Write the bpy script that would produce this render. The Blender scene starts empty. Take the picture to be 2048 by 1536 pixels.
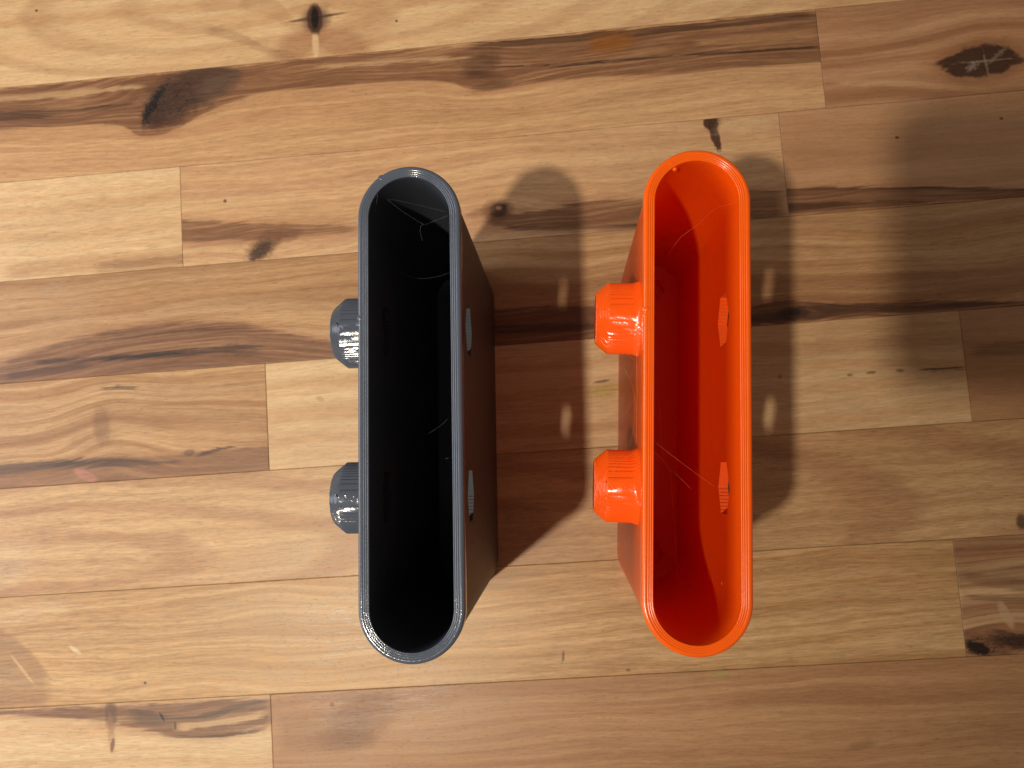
import bpy, bmesh, math, random
from mathutils import Vector, Matrix
import numpy as np

# ------------------------------------------------------------------ scene, camera, light
S = bpy.context.scene
COL = S.collection
MM = 0.001
PITCH, ROLL, CAM_H, FPX = -0.0928, 0.0632, 310.97, 1690.0      # fitted from the photo (mm, px of 2048x1536)

def cam_matrix():
    B = np.array([[1, 0, 0], [0, -1, 0], [0, 0, -1.]])
    cx, sx, cy, sy = math.cos(PITCH), math.sin(PITCH), math.cos(ROLL), math.sin(ROLL)
    Rx = np.array([[1, 0, 0], [0, cx, -sx], [0, sx, cx]])
    Ry = np.array([[cy, 0, sy], [0, 1, 0], [-sy, 0, cy]])
    return Rx @ Ry @ B                                          # world -> camera (x right, y down, z forward)
R = cam_matrix()

def ray(px, py):
    return np.array([(px - 1024) / FPX, (py - 768) / FPX, 1.0]) @ R
def at(px, py, z=0.0):                                          # photo pixel -> point (mm) on the plane at height z
    d = ray(px, py)
    return np.array([0, 0, CAM_H]) + d * ((z - CAM_H) / d[2])
def atx(px, py, x):                                             # photo pixel -> point (mm) on the plane X = x
    d = ray(px, py)
    return np.array([0, 0, CAM_H]) + d * (x / d[0])

cam = bpy.data.cameras.new('camera')
cam.sensor_fit = 'HORIZONTAL'; cam.sensor_width = 36.0; cam.lens = FPX / 2048 * 36.0
cam.clip_start = 0.06; cam.clip_end = 20.0
cam.dof.use_dof = True; cam.dof.focus_distance = 0.205; cam.dof.aperture_fstop = 38.0
cam_o = bpy.data.objects.new('camera', cam); COL.objects.link(cam_o)
Mc = Matrix(((R[0][0], -R[1][0], -R[2][0], 0), (R[0][1], -R[1][1], -R[2][1], 0), (R[0][2], -R[1][2], -R[2][2], CAM_H * MM), (0, 0, 0, 1)))
cam_o.matrix_world = Mc
S.camera = cam_o

w = bpy.data.worlds.new('World'); S.world = w; w.use_nodes = True
bg = w.node_tree.nodes['Background']
bg.inputs[0].default_value = (1.0, 0.80, 0.64, 1); bg.inputs[1].default_value = 0.15

lamp = bpy.data.lights.new('ceiling_lamp', 'SPOT')              # warm bulb above the lower left of the table
lamp.energy = 37.5; lamp.color = (1.0, 0.892, 0.735); lamp.shadow_soft_size = 0.020
lamp.spot_size = math.radians(57); lamp.spot_blend = 1.0
lamp_o = bpy.data.objects.new('ceiling_lamp', lamp); COL.objects.link(lamp_o)
lamp_o.location = (-0.310, -0.269, 1.080)
lamp_o.rotation_euler = (Vector((-0.26, 0.15, 0)) - Vector(lamp_o.location)).to_track_quat('-Z', 'Y').to_euler()

fill = bpy.data.lights.new('left_fill', 'AREA')               # broad cool fill light added on the left, its source unseen
fill.energy = 5.2; fill.color = (0.90, 0.95, 1.0); fill.shape = 'RECTANGLE'; fill.size = 0.7; fill.size_y = 0.5
fill_o = bpy.data.objects.new('left_fill', fill); COL.objects.link(fill_o)
fill_o.location = (-0.80, -0.06, 0.50)
fill_o.rotation_euler = (Vector((0, 0, 0.05)) - Vector(fill_o.location)).to_track_quat('-Z', 'Y').to_euler()

S.render.engine = 'CYCLES'
S.view_settings.view_transform = 'Standard'; S.view_settings.look = 'None'
S.view_settings.exposure = 0.0; S.view_settings.gamma = 1.0
S.cycles.max_bounces = 14; S.cycles.diffuse_bounces = 10

# ------------------------------------------------------------------ node helpers
def lin(r, g, b):
    f = lambda c: (c / 255 / 12.92) if c / 255 <= 0.04045 else ((c / 255 + 0.055) / 1.055) ** 2.4
    return (f(r), f(g), f(b), 1)

class G:                                                        # builds math node expressions
    def __init__(s, nt): s.nt = nt; s.n = nt.nodes; s.l = nt.links
    def put(s, sock, v):
        if isinstance(v, (int, float)): sock.default_value = v
        elif isinstance(v, tuple): sock.default_value = v
        else: s.l.new(v, sock)
    def m(s, op, a, b=None, c=None, clamp=False):
        n = s.n.new('ShaderNodeMath'); n.operation = op; n.use_clamp = clamp
        s.put(n.inputs[0], a)
        if b is not None: s.put(n.inputs[1], b)
        if c is not None: s.put(n.inputs[2], c)
        return n.outputs[0]
    def add(s, a, b): return s.m('ADD', a, b)
    def sub(s, a, b): return s.m('SUBTRACT', a, b)
    def mul(s, a, b): return s.m('MULTIPLY', a, b)
    def mad(s, a, b, c): return s.m('MULTIPLY_ADD', a, b, c)
    def step(s, x, a, b, lo=0.0, hi=1.0):
        n = s.n.new('ShaderNodeMapRange'); n.interpolation_type = 'SMOOTHSTEP'
        s.put(n.inputs[0], x); s.put(n.inputs[1], a); s.put(n.inputs[2], b); s.put(n.inputs[3], lo); s.put(n.inputs[4], hi)
        return n.outputs[0]
    def xyz(s, x, y, z=0.0):
        n = s.n.new('ShaderNodeCombineXYZ'); s.put(n.inputs[0], x); s.put(n.inputs[1], y); s.put(n.inputs[2], z)
        return n.outputs[0]
    def noise(s, vec, scale=1.0, detail=2.0, rough=0.5, dist=0.0):
        n = s.n.new('ShaderNodeTexNoise'); s.put(n.inputs['Vector'], vec)
        n.inputs['Scale'].default_value = scale; n.inputs['Detail'].default_value = detail
        n.inputs['Roughness'].default_value = rough; n.inputs['Distortion'].default_value = dist
        return n.outputs[0]
    def mix(s, f, a, b, mode='MIX'):
        n = s.n.new('ShaderNodeMix'); n.data_type = 'RGBA'; n.blend_type = mode
        s.put(n.inputs[0], f); s.put(n.inputs[6], a); s.put(n.inputs[7], b)
        return n.outputs[2]
    def curve(s, x, pts):                                       # pts: list of (x, y) in real units
        xs = [p[0] for p in pts]; ys = [p[1] for p in pts]
        x0, x1, y0, y1 = min(xs), max(xs), min(ys), max(ys)
        if y1 - y0 < 1e-6: return None, y0
        n = s.n.new('ShaderNodeFloatCurve')
        s.put(n.inputs[1], s.m('DIVIDE', s.sub(x, x0), x1 - x0, clamp=True))
        c = n.mapping.curves[0]
        P = sorted(((a - x0) / (x1 - x0), (b - y0) / (y1 - y0)) for a, b in pts)
        c.points[0].location = P[0]; c.points[1].location = P[-1]
        for p in P[1:-1]: c.points.new(*p)
        n.mapping.update()
        return s.mad(n.outputs[0], y1 - y0, y0), None

def new_mat(name):
    m = bpy.data.materials.new(name); m.use_nodes = True
    nt = m.node_tree
    return m, G(nt), nt.nodes['Principled BSDF'], nt

# ------------------------------------------------------------------ wood
GA = 0.0679
CA, SA = math.cos(GA), math.sin(GA)
def uv(px, py):
    p = at(px, py); return (CA * p[0] + SA * p[1], -SA * p[0] + CA * p[1])

PALE = lin(211, 171, 124); TAN = lin(185, 140, 95); PINK = lin(191, 145, 106); YEL = lin(218, 184, 138)
BROWN = lin(116, 76, 50); DARK = lin(70, 44, 30); BLACK = lin(26, 16, 11); AMBER = lin(140, 82, 24)
RED = lin(164, 115, 79); GREYB = lin(92, 67, 50); GREYT = lin(178, 142, 102)

def wood(name, seed, c1=PALE, c2=TAN, c3=BROWN, bands=(), knots=(), warps=(), rings=None, fine=0.30, silk=0.32, bandw=3.0, tone=0.5):
    m, g, bsdf, nt = new_mat(name)
    geo = g.n.new('ShaderNodeNewGeometry')
    sep = g.n.new('ShaderNodeSeparateXYZ'); g.l.new(geo.outputs['Position'], sep.inputs[0])
    X = g.mul(sep.outputs[0], 1000.0); Y = g.mul(sep.outputs[1], 1000.0); Z = g.mul(sep.outputs[2], 1000.0)
    u = g.mad(X, CA, g.mul(Y, SA)); v0 = g.mad(X, -SA, g.mul(Y, CA))
    z = g.mad(Z, 0.02, seed * 7.31)
    v = g.add(v0, g.mul(Z, 0.6))
    und = g.noise(g.xyz(g.mul(u, 1 / 85), g.mul(v, 1 / 26), z), 1, 2)
    vw = g.mad(g.sub(und, 0.5), 13.0, v)
    for (px, py, ru, rv, amp) in warps:                         # grain parting round a knot
        a, b = uv(px, py)
        du = g.mul(g.sub(u, a), 1 / ru); dv = g.mul(g.sub(v, b), 1 / rv)
        e = g.m('EXPONENT', g.mul(g.mad(du, du, g.mul(dv, dv)), -1.0))
        vw = g.mad(e, g.mul(g.m('TANH', g.mul(dv, 2.0)), -amp) if amp > 0 else amp, vw)
    band = g.noise(g.xyz(g.mul(u, 1 / 190), g.mul(vw, 1 / bandw), z), 1, 3, 0.55)
    fin = g.noise(g.xyz(g.mul(u, 1 / 60), g.mul(vw, 1 / 0.85), g.add(z, 3.1)), 1, 2, 0.55)
    vf = g.mad(g.sub(vw, v), 0.35, v)
    fib = g.step(g.noise(g.xyz(g.mul(u, 1 / 6.5), g.mul(vf, 1 / 0.42), g.add(z, 5.7)), 1, 3, 0.62), 0.26, 0.74)
    pore = g.noise(g.xyz(g.mul(u, 1 / 2.6), g.mul(v, 1 / 0.26), g.add(z, 9.2)), 1, 1, 0.5)
    blot = g.noise(g.xyz(g.mul(u, 1 / 42), g.mul(vw, 1 / 13), g.add(z, 1.7)), 1, 3, 0.5)
    col = g.mix(g.step(band, 0.36, 0.66), c1, c2)
    wide = g.noise(g.xyz(g.mul(u, 1 / 230), g.mul(vw, 1 / 7.5), g.add(z, 31.0)), 1, 2, 0.5)
    col = g.mix(g.step(wide, 0.40, 0.74, 0.0, 0.55), col, c3)
    if rings:
        px, py, ku, period, amt = rings
        a, b = uv(px, py)
        du = g.mul(g.sub(u, a), 1 / ku); dv = g.sub(vw, b)
        d = g.m('SQRT', g.mad(du, du, g.mul(dv, dv)))
        d = g.mad(g.sub(blot, 0.5), 4.0, d)
        rg = g.m('SINE', g.mul(d, 2 * math.pi / period))
        col = g.mix(g.mul(g.step(rg, -0.2, 0.95), amt), col, RED)
    col = g.mix(g.mul(g.step(blot, 0.48, 0.72), 0.40 * tone), col, c3)
    col = g.mix(g.mul(g.step(fin, 0.50, 0.74), fine), col, c3)
    jit = g.mad(g.sub(fin, 0.5), 3.4, g.mul(g.sub(fib, 0.5), 0.8))
    vb = g.add(v, jit)
    dep = None
    for bd in bands:
        pts, colr, stren, soft = bd[:4]
        streak = bd[4] if len(bd) > 4 else 0.5
        T = []; Bt = []
        for (px, yt, yb) in pts:
            a, t_ = uv(px, yt); a2, b_ = uv(px, yb)
            T.append(((a + a2) / 2, t_)); Bt.append(((a + a2) / 2, b_))
        tn, tc = g.curve(u, T); bn, bc = g.curve(u, Bt)
        top = tn if tn is not None else tc; bot = bn if bn is not None else bc
        mk = g.mul(g.step(g.sub(top, vb), -soft * 0.35, soft), g.step(g.sub(vb, bot), -soft * 0.35, soft))
        ua = min(T)[0]; ub = max(T)[0]; ft = min(6.0, (ub - ua) * 0.22)
        mk = g.mul(mk, g.mul(g.step(u, ua - 0.2, ua + ft), g.step(u, ub - ft, ub + 0.2, 1.0, 0.0)))
        mod = g.mad(g.sub(g.noise(g.xyz(g.mul(u, 1 / 55), g.mul(vw, 1 / 1.15), g.add(z, 12.3)), 1, 4, 0.65), 0.5), 5.0 * streak, 1.0 - 0.22 * streak)
        if stren > .6 and colr == BROWN:                        # stained wood either side of a heartwood band
            hl = g.mul(g.step(g.sub(top, vb), -4.0, 1.0), g.step(g.sub(vb, bot), -4.0, 1.0))
            hl = g.mul(hl, g.mul(g.step(u, ua - 8, ua + ft), g.step(u, ub - ft, ub + 8, 1.0, 0.0)))
            col = g.mix(g.mul(hl, 0.5), col, RED)
        f = g.mul(mk, g.mul(g.m('MULTIPLY', mod, 1.0, clamp=True), stren))
        col = g.mix(f, col, colr)
    for kn in knots:
        px, py, rx, ry, ang, colr, stren, soft = kn[:8]
        wob = kn[8] if len(kn) > 8 else 0.25
        a, b = uv(px, py)
        k = CAM_H / FPX; rx, ry = rx * k, ry * k
        ang = math.radians(ang)
        du = g.sub(u, a); dv = g.sub(v, b)
        e1 = g.mul(g.mad(du, math.cos(ang), g.mul(dv, math.sin(ang))), 1 / rx)
        e2 = g.mul(g.mad(du, -math.sin(ang), g.mul(dv, math.cos(ang))), 1 / ry)
        rr = g.m('SQRT', g.mad(e1, e1, g.mul(e2, e2)))
        nz = g.noise(g.xyz(g.mul(u, 1 / (0.30 * rx + .5)), g.mul(v, 1 / (0.30 * ry + .5)), g.add(z, 21.0)), 1, 4, 0.65)
        rr = g.mad(g.sub(nz, 0.5), 3.2 * wob, rr)
        mk = g.mul(g.step(rr, 1.0 - soft * .5, 1.0 + soft * .5, 1.0, 0.0), stren)
        col = g.mix(mk, col, colr)
        if len(kn) > 9:                                         # checked, splintery knot: ragged cracks running along angle kn[9]
            an = math.radians(kn[9])
            q1 = g.mad(du, math.cos(an), g.mul(dv, math.sin(an))); q2 = g.mad(du, -math.sin(an), g.mul(dv, math.cos(an)))
            cn = g.noise(g.xyz(g.mul(q1, 1 / 9.0), g.mul(q2, 1 / 2.0), g.add(z, 41.0)), 1, 4, 0.62, 0.6)
            cr = g.step(g.m('ABSOLUTE', g.sub(cn, 0.47)), 0.006, 0.032, 1.0, 0.0)
            cr = g.mul(cr, g.step(rr, 0.45, 0.95, 1.0, 0.0))
            col = g.mix(g.mul(cr, 0.9), col, BLACK)
            mk = g.mad(cr, 1.5, mk)
        if colr in (BLACK, DARK) or len(kn) > 9:
            dep = mk if dep is None else g.add(dep, mk)
    # silky short fibres, open pores, a few specks
    val = g.mul(g.mad(g.sub(fib, 0.5), silk * 1.0, 1.0), g.mad(g.sub(blot, 0.5), 0.34, 1.0))
    val = g.mul(val, g.step(pore, 0.60, 0.78, 1.0, 0.66))
    cc = g.n.new('ShaderNodeCombineColor')
    for i in range(3): g.l.new(val, cc.inputs[i])
    col = g.mix(1.0, col, cc.outputs[0], 'MULTIPLY')
    vor = g.n.new('ShaderNodeTexVoronoi'); g.l.new(g.xyz(g.mul(u, 1 / 26), g.mul(v, 1 / 15), z), vor.inputs['Vector'])
    vor.inputs['Scale'].default_value = 1.0
    col = g.mix(g.step(vor.outputs['Distance'], 0.008, 0.022, 0.45, 0.0), col, DARK)
    g.l.new(col, bsdf.inputs['Base Color'])
    g.l.new(g.mad(fib, 0.14, g.mad(blot, 0.16, 0.27)), bsdf.inputs['Roughness'])
    bsdf.inputs['Specular IOR Level'].default_value = 0.42
    bp = g.n.new('ShaderNodeBump'); bp.inputs['Strength'].default_value = 0.25; bp.inputs['Distance'].default_value = 0.00005
    hgt = g.mad(fib, 1.0, g.mul(g.step(pore, 0.60, 0.78, 1.0, 0.0), 0.9))
    if dep is not None: hgt = g.mad(dep, -5.0, hgt)
    g.l.new(hgt, bp.inputs['Height'])
    g.l.new(bp.outputs[0], bsdf.inputs['Normal'])
    return m

def tag(o, label=None, cat=None, group=None, kind=None):
    if label: o['label'] = label
    if cat: o['category'] = cat
    if group: o['group'] = group
    if kind: o['kind'] = kind
    return o
def mesh_obj(name, bm, mat, parent=None, smooth=False):
    me = bpy.data.meshes.new(name); bm.to_mesh(me); bm.free()
    if smooth:
        for p in me.polygons: p.use_smooth = True
    me.materials.append(mat)
    o = bpy.data.objects.new(name, me); COL.objects.link(o); o.parent = parent
    return o

# ---- tabletop: laminated boards, each one a plank with its own eased edges
table = bpy.data.objects.new('tabletop', None); COL.objects.link(table)
tag(table, 'butcher block tabletop of glued hardwood boards with dark knots and heartwood streaks', 'tabletop', kind='structure')

seam_px = [[(0, 176), (700, 107), (1380, 43), (1632, 18)],
           [(0, 362), (362, 331), (680, 302), (974, 280), (1348, 241), (1652, 218), (2048, 187)],
           [(0, 563), (362, 532), (1502, 438), (2048, 397)],
           [(0, 768), (530, 727), (700, 715), (1503, 650), (2048, 612)],
           [(0, 978), (537, 941), (700, 931), (1512, 870), (1944, 843), (2048, 838)],
           [(0, 1197), (650, 1158), (988, 1131), (1234, 1118), (1510, 1101.6), (1908, 1078), (2048, 1069)],
           [(0, 1418), (540, 1394), (680, 1383), (1380, 1342.5), (1929, 1312), (2048, 1303)]]
V = [sum(uv(*p)[1] for p in s) / len(s) for s in seam_px]
V = [V[0] + 38 * k for k in (5, 4, 3, 2, 1)] + V + [V[-1] - 38.5 * k for k in (1, 2, 3, 4)]   # rows: four extra, then the top row in view, ...
J = lambda x, y: uv(x, y)[0]
U0, U1 = -470.0, 430.0

def plank(u0, u1, v0, v1, mat, dz):
    bm = bmesh.new()
    g_ = 0.07; e = 0.22; th = 26.0
    a, b, c, d = u0 + g_, u1 - g_, v0 + g_, v1 - g_
    def P(u, v, z): return bm.verts.new(((CA * u - SA * v) * MM, (SA * u + CA * v) * MM, z * MM))
    rings = [[P(x, y, z) for x, y in ((a + i, c + i), (b - i, c + i), (b - i, d - i), (a + i, d - i))]
             for i, z in ((0, -th), (0, dz - e * .5), (e * .35, dz - e * .15), (e, dz))]
    for r0, r1 in zip(rings, rings[1:]):
        for k in range(4): bm.faces.new((r0[k], r0[(k + 1) % 4], r1[(k + 1) % 4], r1[k]))
    bm.faces.new(rings[-1]); bm.faces.new(rings[0][::-1])
    return mesh_obj('plank', bm, mat, table)

rnd = random.Random(4)
mats = {}
mats['r1'] = wood('wood_knotty_pale', 1, YEL, PALE, TAN, tone=.7, bandw=5, silk=.30, rings=(470, -10, 4.0, 9.0, .32), warps=[(630, 40, 16, 12, 5)],
    bands=[([(400, 45, 70), (470, 60, 85), (540, 92, 112), (610, 105, 130)], BROWN, .35, 1.2, .3),
           ([(470, 0, 20), (540, -10, 40), (585, 30, 62), (640, 60, 75)], RED, .30, 2.0, .2),
           ([(1500, -5, 10), (1650, -10, 18), (1900, -30, 5)], TAN, .5, 1.5)],
    knots=[(600, 88, 62, 30, 24, RED, .70, .9, .15), (680, 85, 70, 32, -24, RED, .70, .9, .15), (735, 40, 55, 45, 0, RED, .35, 1.0, .2),
           (631, 88, 7, 32, 0, YEL, .8, .8, .1), (631, 35, 60, 3.5, 4, DARK, .85, .9, .25), (631, 38, 30, 26, 0, GREYB, .8, .8, .1),
           (630, 38, 17, 34, 0, DARK, .95, .35, .1), (630, 36, 8, 24, 0, BLACK, 1, .4, .15), (793, 42, 3, 3, 0, DARK, .8, .5), (73, 21, 3, 3, 0, BLACK, .8, .5),
           (1420, 15, 60, 12, 5, TAN, .4, 1.0)])
heart1 = [(-80, 186, 268), (0, 178, 262), (130, 165, 252), (210, 157, 249), (260, 152, 262), (300, 148, 274), (340, 145, 262), (420, 136, 222), (480, 131, 200), (560, 122, 182),
          (700, 109, 170), (900, 92, 168), (985, 84, 180), (1080, 74, 166), (1380, 45, 146), (1720, 12, 118)]
mats['r2a'] = wood('wood_heart_knot', 2, lin(208, 166, 118), lin(188, 142, 100), lin(168, 122, 80), tone=.5, fine=.35, warps=[(305, 205, 22, 26, 7), (960, 140, 22, 18, 3)],
    bands=[(heart1, BROWN, .92, .9, .62),
           ([(-60, 230, 250), (0, 225, 245), (140, 212, 228), (230, 206, 216), (290, 200, 206)], DARK, .75, .7, .5),
           ([(-60, 198, 212), (0, 192, 206), (120, 182, 196), (220, 172, 184), (300, 168, 172)], PALE, .55, .7, .4),
           ([(620, 130, 142), (760, 118, 130), (900, 112, 122), (960, 112, 118)], PALE, .5, .8, .4),
           ([(920, 86, 100), (1100, 74, 88), (1380, 46, 62), (1640, 20, 38)], DARK, .7, .6, .4),
           ([(975, 131, 135), (1180, 124, 129), (1380, 107, 113), (1650, 90, 98)], DARK, .9, .3, .2),
           ([(1380, 78, 96), (1500, 70, 86), (1650, 56, 74)], TAN, .45, .8, .4)],
    knots=[(385, 175, 105, 46, 16, lin(84, 60, 46), .92, .6, .3), (350, 203, 74, 44, 34, DARK, .8, .6, .3, 40), (314, 222, 40, 24, 58, DARK, .9, .6, .3, 60),
           (312, 200, 40, 9, 56, BLACK, .9, .9, 1.1), (295, 228, 8, 26, -14, BLACK, .85, .9, 1.1), (425, 170, 50, 14, 14, lin(100, 76, 60), .5, 1.2, .8),  # the last, paler ellipse is a faint glint painted on the knot
           (965, 128, 40, 26, 20, DARK, .55, .9, .3), (985, 172, 42, 10, 4, DARK, .5, .8, .2), (1222, 85, 46, 20, 3, AMBER, .75, .9, .3), (960, 150, 45, 8, -8, DARK, .35, .8, .4)])
mats['r2b'] = wood('wood_eye_knot', 3, PINK, RED, lin(140,94,58), tone=.3, fine=.2, bandw=5, silk=.22, warps=[(1968, 122, 26, 16, 8)],
    bands=[([(1660, 160, 172), (1800, 158, 175), (1900, 168, 182), (2000, 180, 186)], PALE, .35, 1.2, .3)],
    knots=[(1965, 122, 108, 64, 3, AMBER, .30, .8, .15), (1965, 122, 92, 44, 3, BROWN, .45, .6, .1), (1962, 122, 74, 32, 4, DARK, 1, .22, .2), (1898, 122, 26, 7, 8, DARK, .95, .6, .1), (2028, 122, 22, 8, 0, DARK, .9, .6, .1),
           (1970, 122, 52, 2, 0, lin(150, 128, 106), .5, .9, 1.2), (1972, 128, 2.2, 26, 6, lin(150, 128, 106), .45, .9, 1.2), (1996, 110, 20, 4, 38, lin(150, 128, 106), .4, .9, 1.4), (1945, 133, 12, 6, 30, lin(170, 152, 130), .4, 1, 1.3)])
mats['r3a'] = wood('wood_pale_short', 4, YEL, PALE, TAN, tone=.35, silk=.36,
    bands=[([(0, 530, 563), (150, 510, 548), (280, 500, 540), (420, 484, 529)], TAN, .75, 1.2, .6), ([(180, 520, 548), (430, 500, 529)], BROWN, .45, 1.2, .5)])
mats['r3b'] = wood('wood_blush_knots', 5, PALE, PINK, TAN, tone=.5, silk=.30, warps=[(520, 492, 14, 9, 4), (1000, 425, 16, 9, 4)],
    bands=[([(310, 436, 486), (450, 443, 482), (560, 446, 476), (640, 448, 470), (720, 452, 462)], BROWN, .85, .8, .5),
           ([(960, 415, 445), (1010, 425, 456), (1080, 420, 457), (1170, 402, 456), (1290, 394, 455), (1420, 385, 448), (1580, 378, 434)], BROWN, .9, .8, .55),
           ([(1000, 448, 458), (1290, 446, 457), (1580, 424, 434)], DARK, .6, .6, .3)],
    knots=[(530, 490, 48, 22, 38, BROWN, .8, .9, .5), (522, 500, 30, 14, 34, DARK, .85, .8, .5, 35), (575, 470, 30, 14, 12, BROWN, .6, .8, .3),
           (995, 422, 30, 24, 0, BROWN, .8, .7, .2), (997, 420, 19, 15, 0, DARK, .9, .5, .2), (998, 416, 6, 4, 0, GREYT, .6, .7), (960, 425, 30, 8, 10, BROWN, .5, .9),
           (1424, 245, 17, 20, 0, BROWN, .6, .6), (1422, 246, 15, 14, 0, DARK, .95, .3, .2), (1430, 270, 9, 34, 10, DARK, .95, .4, .25), (450, 402, 4, 4, 0, DARK, .8, .5), (1497, 250, 60, 18, 4, YEL, .35, .9)])
mats['r3c'] = wood('wood_tan_streak', 6, PINK, TAN, RED, tone=.25, silk=.18, bandw=2.2,
    bands=[([(1500, 378, 434), (1700, 374, 420), (1870, 373, 407), (2048, 377, 397), (2200, 372, 386)], BROWN, .95, .5, .45),
           ([(1500, 376, 384), (1800, 372, 380), (2048, 375, 384), (2200, 370, 378)], DARK, .6, .6, .4),
           ([(1500, 402, 424), (1650, 403, 418), (1800, 401, 410), (1920, 402, 406)], DARK, .75, .7, .3)],
    knots=[(1794, 275, 4, 3, 0, DARK, .8, .5), (2003, 237, 4, 3, 0, DARK, .7, .5)])
mats['r4'] = wood('wood_arched_heart', 7, lin(200, 158, 112), lin(174, 129, 84), lin(134, 90, 56), tone=.45, silk=.30, bandw=3.6, fine=.35, warps=[(360, 760, 55, 22, -9), (1590, 630, 16, 9, 4)],
    bands=[([(-60, 742, 778), (0, 725, 772), (80, 696, 766), (200, 664, 757), (330, 644, 747), (450, 642, 738), (540, 654, 730), (640, 676, 722), (760, 690, 712)], BROWN, .95, 1.6, .65),
           ([(60, 722, 732), (180, 712, 724), (330, 702, 716), (430, 694, 706), (540, 690, 696)], DARK, .9, .7, .3),
           ([(190, 717, 721), (300, 708, 714), (380, 702, 708)], BLACK, .8, .4, .7),
           ([(0, 745, 762), (120, 728, 745), (190, 722, 735)], DARK, .6, .8, .5),
           ([(150, 690, 696), (280, 668, 676), (420, 656, 664), (520, 664, 670)], DARK, .55, .6, .4),
           ([(960, 625, 693), (1060, 615, 688), (1200, 612, 676), (1290, 615, 668), (1505, 612, 652), (1560, 600, 647), (1640, 606, 640), (1800, 602, 630), (2048, 598, 613), (2200, 590, 602)], BROWN, .95, .6, .4),
           ([(960, 645, 670), (1250, 640, 660), (1505, 622, 648), (1600, 612, 640), (1800, 606, 622), (2048, 600, 611)], DARK, .7, .9, .6),
           ([(1480, 552, 590), (1800, 545, 580), (2048, 530, 575), (2200, 520, 560)], RED, .7, 1.0, .5)],
    knots=[(1585, 627, 30, 14, 8, DARK, .9, .7, .3), (1590, 624, 12, 7, 0, BLACK, .7, .7), (130, 630, 70, 50, 20, GREYT, .35, 1.0, .4), (105, 575, 28, 14, 20, lin(160, 138, 110), .35, 1.2, .8), (480, 700, 40, 12, -10, DARK, .45, .9, .6)])
mats['r5a'] = wood('wood_ripple_heart', 8, lin(202, 160, 112), lin(170, 123, 77), lin(136, 92, 56), tone=.7, silk=.30, fine=.42, bandw=2.8, warps=[(220, 850, 16, 26, -5), (330, 880, 22, 18, 3)],
    bands=[([(-60, 945, 990), (100, 925, 975), (230, 915, 966), (400, 905, 955), (600, 865, 941)], BROWN, .7, 1.0, .5),
           ([(-40, 930, 952), (0, 928, 950), (120, 918, 938), (230, 912, 934), (300, 918, 930), (370, 922, 928)], GREYB, .9, .8, .3),
           ([(60, 930, 936), (180, 919, 928), (290, 918, 925)], DARK, .8, .6, .4),
           ([(385, 910, 917), (430, 898, 906), (480, 888, 894)], DARK, .85, .5, .3),
           ([(195, 773, 779), (230, 775, 780), (285, 772, 776)], DARK, .85, .35, .2),
           ([(330, 850, 900), (540, 830, 880)], TAN, .5, 1.5, .6)],
    knots=[(203, 850, 18, 34, 0, BROWN, .5, .9, .3), (378, 905, 12, 6, 0, DARK, .6, .8), (190, 880, 50, 18, 10, BROWN, .3, 1), (330, 790, 120, 20, 4, GREYT, .3, 1),
           (172, 951, 27, 10, -28, lin(178, 118, 100), .75, .4, .2), (235, 772, 5, 4, 0, DARK, .4, 1)])
mats['r5b'] = wood('wood_yellow_pale', 9, YEL, PALE, TAN, tone=.35, silk=.30, bandw=3.4,
    bands=[([(1830, 737, 743), (1880, 735, 741), (1940, 733, 738)], DARK, .9, .3, .2), ([(1500, 690, 722), (1800, 668, 700), (1940, 655, 690)], PINK, .6, 1.2),
           ([(1470, 790, 796), (1700, 775, 782), (1940, 762, 768)], PALE, .5, .6), ([(980, 850, 878), (1240, 838, 862), (1500, 820, 846)], TAN, .6, 1.0)],
    knots=[(1800, 741, 8, 3, 0, DARK, .6, .9, .5), (1742, 745, 9, 3, 0, DARK, .6, .9, .5), (1700, 750, 6, 2.5, 0, BROWN, .7, .9, .5), (1560, 754, 5, 3, 0, BROWN, .6, .9, .5),
           (1212, 780, 34, 13, 8, lin(176, 148, 62), .6, .8), (1203, 763, 16, 3, 4, DARK, .7, .8), (640, 798, 9, 5, -20, GREYT, .7, .6)])
mats['r5c'] = wood('wood_tan_end', 10, PINK, TAN, RED, tone=.3, silk=.2, bands=[([(1930, 690, 720), (2200, 660, 700)], BROWN, .5, 1.2)])
mats['r6'] = wood('wood_cathedral', 11, lin(209, 169, 121), lin(188, 147, 102), TAN, tone=.4, silk=.42, fine=.2, rings=(-40, 1128, 7.5, 8.5, .5),
    bands=[([(1400, 1035, 1050), (1700, 1012, 1028), (2048, 985, 1000)], TAN, .6, 1.2)],
    knots=[(2043, 1043, 10, 14, 0, DARK, .8, .7), (15, 1128, 60, 40, 10, lin(200, 176, 140), .35, 1.2, .4)])
mats['r7a'] = wood('wood_silky', 12, lin(208, 167, 116), lin(186, 142, 92), lin(164, 118, 72), tone=.4, silk=.45, fine=.4, bandw=2.2,
    bands=[([(-60, 1240, 1420), (0, 1255, 1418), (50, 1290, 1416), (110, 1360, 1412)], BROWN, .45, 2.0, .3)],
    knots=[(45, 1340, 40, 3, -52, PALE, .6, .8, .3), (150, 1300, 14, 4, -35, lin(226, 200, 160), .7, .8, .4), (290, 1366, 3, 3, 0, DARK, .8, .5), (1127, 1313, 3, 11, -10, DARK, .6, .6), (1257, 1340, 5, 3, 0, DARK, .5, .8),
           (1240, 1325, 50, 14, 5, RED, .3, 1), (60, 1225, 90, 18, 5, YEL, .4, 1)])
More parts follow.
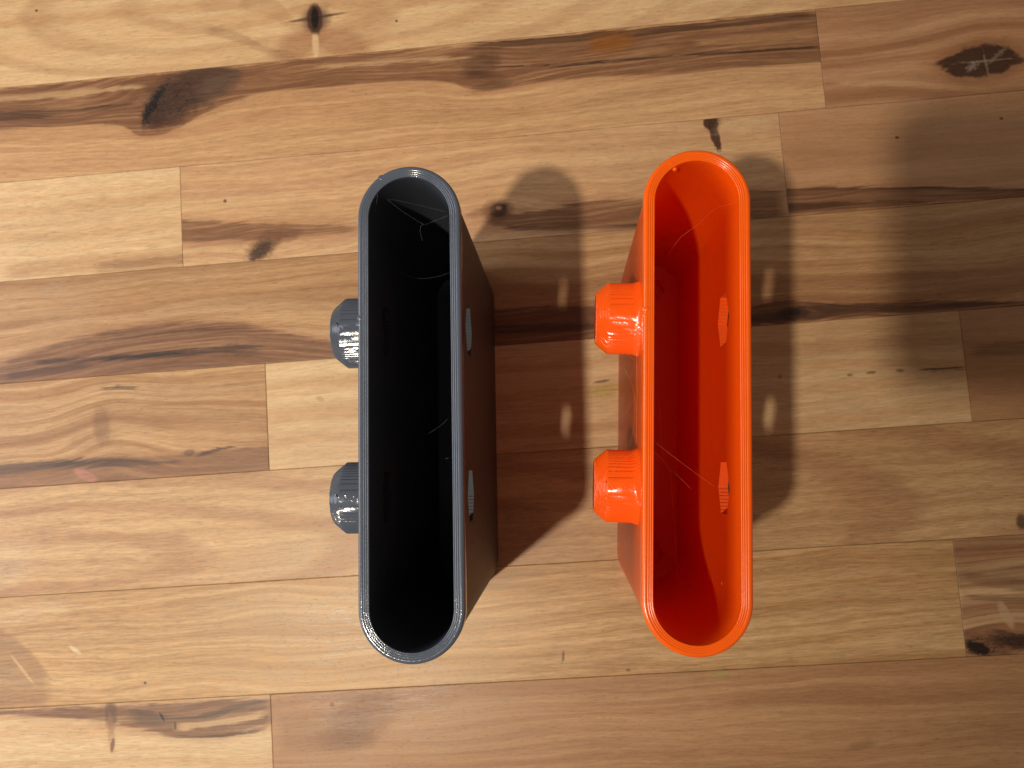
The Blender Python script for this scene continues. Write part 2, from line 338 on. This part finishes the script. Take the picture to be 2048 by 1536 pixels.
mats['r7b'] = wood('wood_black_knot', 13, PALE, RED, BROWN, tone=.4, silk=.2, fine=.45, warps=[(2010, 1285, 22, 12, 6)],
    bands=[([(1910, 1140, 1160), (2000, 1150, 1180), (2150, 1160, 1200)], BROWN, .55, 1.0, .5), ([(1915, 1185, 1196), (2000, 1190, 1205), (2150, 1190, 1215)], BROWN, .6, .8, .5),
           ([(1970, 1255, 1262), (2010, 1262, 1278), (2060, 1270, 1292), (2150, 1272, 1296)], BLACK, .9, .7, .3)],
    knots=[(1990, 1288, 75, 24, 0, BROWN, .75, .8, .4, 5), (1955, 1296, 26, 11, -22, BLACK, .95, .6, .5), (2040, 1283, 50, 13, -4, DARK, .95, .8, .6, 0), (2012, 1230, 9, 27, 22, lin(196, 160, 120), .7, .5, .2)])
mats['r8a'] = wood('wood_smoky_streak', 14, YEL, PALE, TAN, tone=.4, silk=.36,
    bands=[([(-40, 1420, 1428), (0, 1419, 1430), (120, 1414, 1436), (210, 1411, 1446), (300, 1407, 1462), (400, 1402, 1476), (450, 1400, 1474), (500, 1398, 1458), (560, 1394, 1444)], BROWN, .9, .7, .55),
           ([(250, 1412, 1445), (300, 1420, 1450), (350, 1430, 1448), (420, 1420, 1440), (470, 1408, 1420), (545, 1396, 1404)], GREYB, .85, .8, .4),
           ([(340, 1446, 1464), (400, 1444, 1460), (470, 1432, 1450), (545, 1414, 1432)], PALE, .75, .6, .3),
           ([(310, 1458, 1464), (400, 1470, 1478), (460, 1466, 1474), (545, 1440, 1448)], DARK, .75, .5, .3)],
    knots=[(222, 1430, 12, 28, 0, GREYB, .7, .7, .3), (222, 1470, 7, 36, 4, RED, .45, .9, .3), (225, 1490, 4, 14, -10, BROWN, .8, .6), (323, 1434, 3, 10, 30, BLACK, .8, .6), (350, 1452, 3, 8, 0, DARK, .7, .6)])
mats['r8b'] = wood('wood_dusky', 15, lin(188,143,98), lin(172,124,84), lin(146,100,64), tone=.55, silk=.26, fine=.25, bandw=3,
    bands=[([(545, 1430, 1500), (640, 1420, 1510), (760, 1400, 1480)], BROWN, .3, 3.0, .3), ([(545, 1405, 1412), (800, 1385, 1398), (1300, 1352, 1368)], RED, .4, 1.0)],
    knots=[(730, 1430, 70, 45, 30, BROWN, .4, 1, .3), (690, 1480, 60, 20, 0, BROWN, .35, 1, .3), (1440, 1346, 11, 8, 0, lin(140, 150, 70), .4, 1.1, .5), (664, 1410, 4, 4, 0, DARK, .5, .7), (1725, 1490, 26, 8, 10, BROWN, .4, 1)])
for i in range(4):
    mats['x%d' % i] = wood('wood_plain', 20 + i, *[(PALE, TAN, BROWN), (PINK, TAN, BROWN), (YEL, PALE, TAN), (TAN, RED, BROWN)][i])

rows = [([], ['x0', 'x1']), ([], ['r1']), ([J(1642, 118)], ['r2a', 'r2b']), ([J(363, 433), J(1561, 260)], ['r3a', 'r3b', 'r3c']), ([], ['r4']),
        ([J(534.5, 834), J(1932, 735)], ['r5a', 'r5b', 'r5c']), ([], ['r6']), ([J(1920, 1195)], ['r7a', 'r7b']), ([J(541, 1394)], ['r8a', 'r8b']), ([30.0], ['x2', 'x3'])]
rows[0] = ([-60.0], ['x0', 'x1'])
rows = [([120.0], ['x1', 'x2']), ([-150.0], ['x3', 'x0']), ([20.0], ['x2', 'x1'])] + rows + [([-120.0], ['x0', 'x1']), ([70.0], ['x3', 'x2'])]
for k, (js, names) in enumerate(rows):
    vt, vb = V[k], V[k + 1]
    left = U0 - rnd.uniform(0, 40); right = U1 + rnd.uniform(0, 40)
    edges = [left] + js + [right]
    for (a, b), nm in zip(zip(edges, edges[1:]), names):
        plank(a, b, vb, vt, mats[nm], rnd.uniform(-0.05, 0.0))

# ------------------------------------------------------------------ printed plastic
def plastic(name, base, rough, spec=0.5, bump=0.35, layer=0.3, blot=0.0):
    m, g, bsdf, nt = new_mat(name)
    tc = g.n.new('ShaderNodeTexCoord')
    sep = g.n.new('ShaderNodeSeparateXYZ'); g.l.new(tc.outputs['Object'], sep.inputs[0])
    zz = g.mul(sep.outputs[2], 1000.0)
    n1 = g.noise(tc.outputs['Object'], 260.0, 3, 0.6)
    n2 = g.noise(tc.outputs['Object'], 1200.0, 2, 0.6)
    lay = g.m('SINE', g.mul(g.mad(n1, 0.12, zz), 2 * math.pi / layer))
    hgt = g.mad(lay, 0.06, g.mad(n2, 1.0, g.mul(n1, 0.6)))
    bp = g.n.new('ShaderNodeBump'); bp.inputs['Strength'].default_value = bump; bp.inputs['Distance'].default_value = 0.00006
    g.l.new(hgt, bp.inputs['Height']); g.l.new(bp.outputs[0], bsdf.inputs['Normal'])
    g.l.new(g.mad(n1, 0.10, rough - 0.05), bsdf.inputs['Roughness'])
    c2 = tuple(min(1, c * 0.96) for c in base[:3]) + (1,)
    g.l.new(g.mix(g.step(n1, 0.35, 0.65), base, c2), bsdf.inputs['Base Color'])
    bsdf.inputs['Specular IOR Level'].default_value = spec
    return m

W, L, H = 25.53, 120.0, 110.47
HOLE_Z = 90.5; PEG_R = 9.3; PEG_Y = 21.75; WALL_X = W / 2
def stadium(off, n=40):                                         # outline inset by off, counter-clockwise, mm
    r = W / 2 - off; c = L / 2 - W / 2; pts = []
    for k in range(n + 1):
        a = math.pi * k / n; pts.append((r * math.cos(a), c + r * math.sin(a)))
    m_ = 24
    for k in range(1, m_): pts.append((-r, c - 2 * c * k / m_))
    for k in range(n + 1):
        a = math.pi + math.pi * k / n; pts.append((r * math.cos(a), -c + r * math.sin(a)))
    for k in range(1, m_): pts.append((r, -c + 2 * c * k / m_))
    return pts
def loft(bm, prof, jitter=0.0, seed=0, closed=False):
    rg = random.Random(seed); rings = []
    for (o, z) in prof:
        rings.append([bm.verts.new(((x + rg.uniform(-jitter, jitter)) * MM, (y + rg.uniform(-jitter, jitter)) * MM, (z + rg.uniform(-jitter, jitter)) * MM)) for x, y in stadium(o)])
    prs = list(zip(rings, rings[1:])) + ([(rings[-1], rings[0])] if closed else [])
    n = len(rings[0])
    for a, b in prs:
        for k in range(n): bm.faces.new((a[k], a[(k + 1) % n], b[(k + 1) % n], b[k]))
    return rings

def body_mesh():
    bm = bmesh.new()
    prof = [(1.6, 0.0), (1.15, 0.25), (1.0, 0.8), (0.5, H - 4.0), (1.4, H - 4.0), (1.4, H - 1.15)]
    inner = [(2.74, H - 1.15), (2.76, H - 1.5), (3.08, HOLE_Z + 2.0), (3.08, HOLE_Z + 1.0), (2.95, 4.6), (3.5, 3.4), (4.4, 3.0)]
    rings = loft(bm, prof + inner)
    bm.faces.new(rings[0][::-1]); bm.faces.new(rings[-1])
    bmesh.ops.recalc_face_normals(bm, faces=bm.faces)
    me = bpy.data.meshes.new('body'); bm.to_mesh(me); bm.free()
    return me
def stepped_hex(r, layer=0.50):                                 # (y, z) outline of a hexagonal hole printed in layers, points up and down
    def half(z): return min(r * math.sqrt(3) / 2, (r - abs(z)) * math.sqrt(3))
    n = int(r / layer)
    zs = [-r + r * k / n for k in range(2 * n + 1)]
    right = []
    for k in range(2 * n):
        w_ = max(half((zs[k] + zs[k + 1]) / 2), .3); right += [(w_, zs[k]), (w_, zs[k + 1])]
    out = []
    for p in right + [(-y, z) for y, z in right[::-1]]:
        if not out or (abs(out[-1][0] - p[0]) + abs(out[-1][1] - p[1])) > 1e-6: out.append(p)
    return out
def cutter():
    bm = bmesh.new()
    def prism(poly, f0, f1):
        a = [bm.verts.new(Vector(f0(*p)) * MM) for p in poly]; b = [bm.verts.new(Vector(f1(*p)) * MM) for p in poly]
        n = len(poly); fs = []
        for k in range(n): fs.append(bm.faces.new((a[k], a[(k + 1) % n], b[(k + 1) % n], b[k])))
        fs += [bm.faces.new(a[::-1]), bm.faces.new(b)]
    hx = stepped_hex(7.6)
    for s in (-1, 1):
        prism(hx, lambda y, z: (8.0, s * PEG_Y + y, HOLE_Z + z), lambda y, z: (14.0, s * PEG_Y + y, HOLE_Z + z))
        prism(hx, lambda y, z: (-14.0, s * PEG_Y + y, HOLE_Z + z), lambda y, z: (-8.0, s * PEG_Y + y, HOLE_Z + z))
        fl = [(4.6 * math.cos(a * math.pi / 3), 4.6 * math.sin(a * math.pi / 3)) for a in range(6)]
        prism(fl, lambda x, y: (x, s * 47.5 + y, 0.3), lambda x, y: (x, s * 47.5 + y, 8.0))
    bmesh.ops.recalc_face_normals(bm, faces=bm.faces)
    me = bpy.data.meshes.new('cutter'); bm.to_mesh(me); bm.free()
    return me
def cut_body():
    a = bpy.data.objects.new('tmp_body', body_mesh()); b = bpy.data.objects.new('tmp_cut', cutter())
    COL.objects.link(a); COL.objects.link(b)
    md = a.modifiers.new('cut', 'BOOLEAN'); md.operation = 'DIFFERENCE'; md.object = b; md.solver = 'EXACT'
    dg = bpy.context.evaluated_depsgraph_get(); dg.update()
    me = bpy.data.meshes.new_from_object(a.evaluated_get(dg))
    bpy.data.objects.remove(a); bpy.data.objects.remove(b)
    for p in me.polygons: p.use_smooth = True
    me.set_sharp_from_angle(angle=math.radians(28))
    me.name = 'body'
    return me

def rim_mesh(seed):
    bm = bmesh.new()
    prof = [(0.75, H - 4.4), (0.5, H - 4.25), (0.06, H - 3.7), (0.0, H - 3.2), (0.0, H - 1.0), (0.04, H - .66), (0.14, H - .38), (0.3, H - .18), (0.52, H - .05), (0.8, H), (1.1, H - .01), (1.22, H - .05)]
    d = 1.28
    for k, wd in enumerate((0.52, 0.48, 0.44)):                 # printed beads along the rim
        for t in (0.0, 0.16, 0.5, 0.84):
            prof.append((d + wd * t, H - 0.02 - 0.05 * k - (0.10 if t == 0 else 0.03 if t in (0.16, 0.84) else 0.0)))
        d += wd
    prof += [(d + .0, H - .34), (d + .03, H - .6), (d + .03, H - 1.0), (d - .2, H - 1.6)]
    rings = loft(bm, prof, jitter=0.012, seed=seed)
    bmesh.ops.recalc_face_normals(bm, faces=bm.faces)
    me = bpy.data.meshes.new('rim'); bm.to_mesh(me); bm.free()
    for p in me.polygons: p.use_smooth = True
    return me

def peg_mesh(seed, layer=0.54):
    rg = random.Random(seed); bm = bmesh.new()
    x_root = -(WALL_X - 0.9); x_tip = -(WALL_X + 10.7); cham = 3.3
    def rr(x):
        t = x - x_tip
        if t < cham: return PEG_R - (cham - t) * 0.80 - 0.25 * max(0, 1 - t / 0.8) ** 2
        rt = (-(WALL_X - 0.5)) - x
        return PEG_R + (0.0 if rt > 2.0 else 0.6 * (1 - max(rt, 0) / 2.0) ** 2)
    n = int(2 * PEG_R / layer)
    for k in range(n):
        z = -PEG_R + (k + .5) * 2 * PEG_R / n; hl = PEG_R / n
        zz = min(abs(z), PEG_R - 0.12)
        xs = [x_tip + cham * t for t in (0, .08, .16, .28, .42, .56, .7, .85, 1.0)] + [x_tip + cham + 2.0 * i for i in (1, 2, 3)] + [x_root - 1.6, x_root - .8, x_root]
        xs = [x for x in xs if rr(x) > zz + 0.02]
        if not xs: continue
        x_first = x_tip
        if rr(x_tip) <= zz + 0.02:
            x_first = x_tip + cham - (PEG_R - zz) / 0.80 + 0.05; xs = [x_first] + [x for x in xs if x > x_first + .05]
        off = rg.uniform(-.02, .02)
        side = [(x, math.sqrt(max(rr(x) ** 2 - zz ** 2, 0.0)) + off) for x in xs]
        side = [(x, max(y, .15)) for x, y in side]
        poly = [(x, y) for x, y in side] + [(x, -y) for x, y in side[::-1]]
        # extra points across the tip so that it can be a little uneven
        yt = side[0][1]; poly += [(side[0][0], -yt + 2 * yt * i / 8) for i in range(1, 8)]
        rings = []
        for (dz, ins) in ((-hl, .22), (-hl * .5, .02), (0, 0), (hl * .5, .02), (hl, .22)):
            rg2 = random.Random(seed * 991 + k)
            rings.append([bm.verts.new(((x + (ins if x < x_first + .01 else 0) + rg2.uniform(-.01, .01)) * MM, (y - math.copysign(min(ins, abs(y) * .5), y) + rg2.uniform(-.01, .01)) * MM, (HOLE_Z + z + dz + rg2.uniform(-.008, .008)) * MM)) for x, y in poly])
        m_ = len(poly)
        for a, b in zip(rings, rings[1:]):
            for i in range(m_): bm.faces.new((a[i], a[(i + 1) % m_], b[(i + 1) % m_], b[i]))
        bm.faces.new(rings[0][::-1]); bm.faces.new(rings[-1])
    zt = HOLE_Z + PEG_R                                         # unfinished diagonal beads on the topmost layers
    for k in range(15):
        x0 = -(WALL_X + 0.2) - k * 0.46 + rg.uniform(-.1, .1); ln = rg.uniform(1.2, 2.2); y0 = rg.uniform(-1.3, -.4)
        pts = [Vector((x0 - t * ln * .8 + rg.uniform(-.05, .05), y0 + t * ln, zt - 0.16 + rg.uniform(0, .06) - ((y0 + t * ln) ** 2) / (2 * PEG_R))) for t in (0, .3, .6, 1.0)]
        tube(bm, pts, rg.uniform(.14, .21))
    bmesh.ops.recalc_face_normals(bm, faces=bm.faces)
    me = bpy.data.meshes.new('peg'); bm.to_mesh(me); bm.free()
    for p in me.polygons: p.use_smooth = True
    me.set_sharp_from_angle(angle=math.radians(38))
    return me

def tube(bm, pts, r, seg=5):
    P = [Vector(p) for p in pts]; rings = []
    for i, p in enumerate(P):
        t = (P[min(i + 1, len(P) - 1)] - P[max(i - 1, 0)]).normalized()
        a = t.cross(Vector((0.3, 0.1, 1))); a = a.normalized() if a.length > 1e-6 else Vector((1, 0, 0)); b = t.cross(a)
        rr = r * (1 + .35 * math.sin(i * 2.3))
        rings.append([bm.verts.new((p + (a * math.cos(2 * math.pi * k / seg) + b * math.sin(2 * math.pi * k / seg)) * rr) * MM) for k in range(seg)])
    for a, b in zip(rings, rings[1:]):
        for k in range(seg): bm.faces.new((a[k], a[(k + 1) % seg], b[(k + 1) % seg], b[k]))
    bm.faces.new(rings[0][::-1]); bm.faces.new(rings[-1])
def smooth_path(pts, n=6):                                      # Catmull-Rom
    P = [Vector(p) for p in pts]; out = []
    for i in range(len(P) - 1):
        p0, p1, p2, p3 = P[max(i - 1, 0)], P[i], P[i + 1], P[min(i + 2, len(P) - 1)]
        for k in range(n):
            t = k / n
            out.append(0.5 * ((2 * p1) + (p2 - p0) * t + (2 * p0 - 5 * p1 + 4 * p2 - p3) * t * t + (3 * p1 - p0 - 3 * p2 + p3) * t ** 3))
    return out + [P[-1]]
def blob_mesh(r, flat, seed):
    bm = bmesh.new(); bmesh.ops.create_icosphere(bm, subdivisions=2, radius=r * MM)
    rg = random.Random(seed)
    for v in bm.verts:
        v.co.z *= flat; v.co *= 1 + rg.uniform(-.12, .12)
    return bm

def holder(name, label, cat, x, y, rot, mat, rim_mat, peg_mat, strand_mat, seed, strands, blobs):
    t = bpy.data.objects.new(name, None); COL.objects.link(t)
    t.location = (x * MM, y * MM, 0); t.rotation_euler = (0, 0, rot)
    tag(t, label, cat, 'printed wall holders')
    inv = (Matrix.Translation((x, y, 0)) @ Matrix.Rotation(rot, 4, 'Z')).inverted()
    me = cut_body(); me.materials.clear(); me.materials.append(mat)
    b = bpy.data.objects.new('body', me); COL.objects.link(b); b.parent = t
    rm = rim_mesh(seed); rm.materials.append(rim_mat)
    r = bpy.data.objects.new('rim', rm); COL.objects.link(r); r.parent = t
    for k, s in enumerate((1, -1)):
        pm = peg_mesh(seed * 3 + k); pm.materials.append(peg_mat)
        p = bpy.data.objects.new('peg', pm); COL.objects.link(p); p.parent = t; p.location = (0, s * PEG_Y * MM, 0)
    for (px, py, z, rad, fl) in blobs:
        bo = mesh_obj('seam_blob', blob_mesh(rad, fl, int(px)), rim_mat, r, True)
        bo.location = (inv @ Vector(at(px, py, z))) * MM
    for pts, rad in strands:
        bm = bmesh.new()
        tube(bm, smooth_path([inv @ Vector(at(*p)) for p in pts]), rad * 0.40)
        mesh_obj('filament_strand', bm, strand_mat, t, True)
    return t

orange = plastic('orange_plastic', (0.92, 0.098, 0.002, 1), 0.36, spec=.35, bump=.12)
orange_rim = plastic('orange_rim_plastic', (1.0, 0.125, 0.003, 1), 0.20, bump=.25)
orange_peg = plastic('orange_peg_plastic', (0.98, 0.112, 0.003, 1), 0.20, bump=.7)
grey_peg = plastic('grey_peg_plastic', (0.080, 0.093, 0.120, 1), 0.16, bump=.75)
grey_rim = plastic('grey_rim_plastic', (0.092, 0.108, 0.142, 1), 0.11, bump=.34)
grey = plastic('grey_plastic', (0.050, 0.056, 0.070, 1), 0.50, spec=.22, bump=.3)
hair_g = plastic('grey_strand', (0.22, 0.22, 0.22, 1), 0.15)
hair_o = plastic('orange_strand', (0.95, 0.30, 0.12, 1), 0.3)

Z = H
g_strands = [([(752, 371, Z), (755, 390, Z - 1), (750, 430, Z - 6), (754, 470, Z - 12), (775, 520, Z - 22)], .07),
             ([(775, 398, Z - 5), (800, 402, Z - 6), (845, 412, Z - 8), (893, 424, Z - 9)], .035),
             ([(776, 400, Z - 8), (810, 426, Z - 10), (846, 448, Z - 12), (856, 447, Z - 10), (896, 431, Z - 4)], .04),
             ([(845, 448, Z - 12), (840, 460, Z - 13), (845, 482, Z - 15)], .055),
             ([(800, 545, Z - 25), (840, 557, Z - 28), (880, 552, Z - 30), (897, 545, Z - 30)], .05),
             ([(755, 405, Z - 8), (790, 465, Z - 30), (832, 522, Z - 60)], .22), ([(748, 425, Z - 8), (780, 470, Z - 30), (826, 535, Z - 65)], .20), ([(752, 455, Z - 12), (790, 500, Z - 35), (820, 540, Z - 60)], .18),  # these three diagonals stand in for reflections and ridges on the inner wall
             ([(772, 620, Z - 14), (772, 630, Z - 14), (780, 642, Z - 15)], .10), ([(857, 867, Z - 20), (880, 852, Z - 20), (895, 838, Z - 20)], .04),
             ([(824, 963, Z - 30), (820, 975, Z - 30), (816, 988, Z - 31), (790, 1015, Z - 33)], .05), ([(890, 918, Z - 12), (897, 916, Z - 10)], .07),
             ([(795, 1330, Z - 2.2), (797, 1338, Z - 8), (796, 1352, Z - 20)], .05)]
o_strands = [([(1310, 905, Z - 1), (1322, 918, Z - 10), (1338, 936, Z - 22), (1342, 960, Z - 30), (1345, 1000, Z - 38), (1350, 1060, Z - 45), (1352, 1110, Z - 45), (1358, 1190, Z - 40), (1361, 1250, Z - 30)], .07),
             ([(1313, 886, Z - 3), (1335, 904, Z - 8), (1380, 938, Z - 12), (1428, 973, Z - 16)], .06), ([(1340, 938, Z - 22), (1365, 960, Z - 24), (1382, 978, Z - 24)], .04),
             ([(1316, 790, Z - 20), (1322, 860, Z - 26), (1326, 910, Z - 30)], .045), ([(1338, 508, Z - 22), (1360, 476, Z - 22), (1395, 450, Z - 20), (1430, 418, Z - 14), (1474, 406, Z - 5)], .05),
             ([(1362, 1268, Z - 8), (1370, 1280, Z - 4), (1390, 1282, Z - 3.5)], .06),
             ([(1248, 737, Z - 30), (1258, 755, Z - 30), (1267, 780, Z - 28), (1270, 810, Z - 28), (1268, 850, Z - 26), (1260, 893, Z - 20)], .06),
             ([(1273, 700, Z - 14), (1274, 780, Z - 16), (1273, 850, Z - 16), (1272, 888, Z - 16)], .06), ([(1242, 835, Z - 40), (1254, 822, Z - 36), (1268, 800, Z - 30)], .06),
             ([(1226, 945, Z - 8), (1234, 928, Z - 8.5), (1252, 915, Z - 10), (1270, 905, Z - 12)], .07), ([(1256, 708, Z - 16), (1268, 722, Z - 18)], .05),
             ([(1443, 1184 - 20, Z - 22), (1444, 1170, Z - 22)], .10)]
holder('grey_printed_holder', 'dark grey plastic holder standing on boards, narrow oval opening, two side pegs', 'holder', -37.235, 12.93, 0.0181, grey, grey_rim, grey_peg, hair_g, 5, g_strands,
       [(721, 636, H - .35, .9, .5), (718, 648, H - .55, .8, .5), (722, 656, H - .4, .7, .5), (763, 357, H - .45, .9, .6), (768, 369, H - 1.3, .8, 1.0)])
holder('orange_printed_holder', 'bright orange plastic holder standing on boards, narrow oval opening, two side pegs', 'holder', 30.98, 15.444, -0.0193, orange, orange_rim, orange_peg, hair_o, 9, o_strands,
       [(1293, 618, H - .5, 1.1, .55), (1291, 630, H - .5, .9, .5), (1341, 327, H - .5, 1.1, .5), (1349, 338, H - 1.3, .7, 1.0)])

# ------------------------------------------------------------------ the phone that takes the picture (its shadow falls on the boards)
def phone():
    t = bpy.data.objects.new('phone', None); COL.objects.link(t)
    tag(t, 'dark phone held flat above the holders, its lens pointing down', 'phone')
    m, g, bsdf, nt = new_mat('phone_body'); bsdf.inputs['Base Color'].default_value = (0.03, 0.03, 0.035, 1); bsdf.inputs['Roughness'].default_value = 0.35
    tc = g.n.new('ShaderNodeTexCoord'); nz = g.noise(tc.outputs['Object'], 900.0, 2)
    g.l.new(g.mad(nz, 0.15, 0.28), bsdf.inputs['Roughness'])
    bm = bmesh.new()
    # camera frame: x right, y down, z forward; the body lies behind the lens
    x0, x1, y0, y1 = -9.0, 138.0, -13.0, 60.0
    rad = 10.0; out = []
    for cx, cy, a0 in ((x1 - rad, y1 - rad, 0), (x0 + rad, y1 - rad, 90), (x0 + rad, y0 + rad, 180), (x1 - rad, y0 + rad, 270)):
        for k in range(7):
            a = math.radians(a0 + 15 * k); out.append((cx + rad * math.cos(a), cy + rad * math.sin(a)))
    rings = []
    for ins, zc in ((0.8, -9.0), (0, -9.8), (0, -16.0), (0.8, -16.8)):
        ring = []
        for x, y in out:
            sx = x - math.copysign(ins, x - (x0 + x1) / 2); sy = y - math.copysign(ins, y - (y0 + y1) / 2)
            p = np.array([sx, sy, zc]) @ R + np.array([0, 0, CAM_H])
            ring.append(bm.verts.new(Vector(p) * MM))
        rings.append(ring)
    n = len(out)
    for a, b in zip(rings, rings[1:]):
        for k in range(n): bm.faces.new((a[k], a[(k + 1) % n], b[(k + 1) % n], b[k]))
    bm.faces.new(rings[0]); bm.faces.new(rings[-1])
    bmesh.ops.recalc_face_normals(bm, faces=bm.faces)
    mesh_obj('phone_case', bm, m, t)
    bm = bmesh.new()
    for (cx, cy) in ((0, 0), (18, 0)):
        ra = []
        for zc, r in ((-9.0, 6.5), (-7.6, 6.5), (-7.4, 5.8)):
            ring = []
            for k in range(24):
                a = 2 * math.pi * k / 24
                p = np.array([cx + r * math.cos(a), cy + r * math.sin(a), zc]) @ R + np.array([0, 0, CAM_H])
                ring.append(bm.verts.new(Vector(p) * MM))
            ra.append(ring)
        for a, b in zip(ra, ra[1:]):
            for k in range(24): bm.faces.new((a[k], a[(k + 1) % 24], b[(k + 1) % 24], b[k]))
        bm.faces.new(ra[-1])
    bmesh.ops.recalc_face_normals(bm, faces=bm.faces)
    mesh_obj('lens_ring', bm, m, t)
phone()
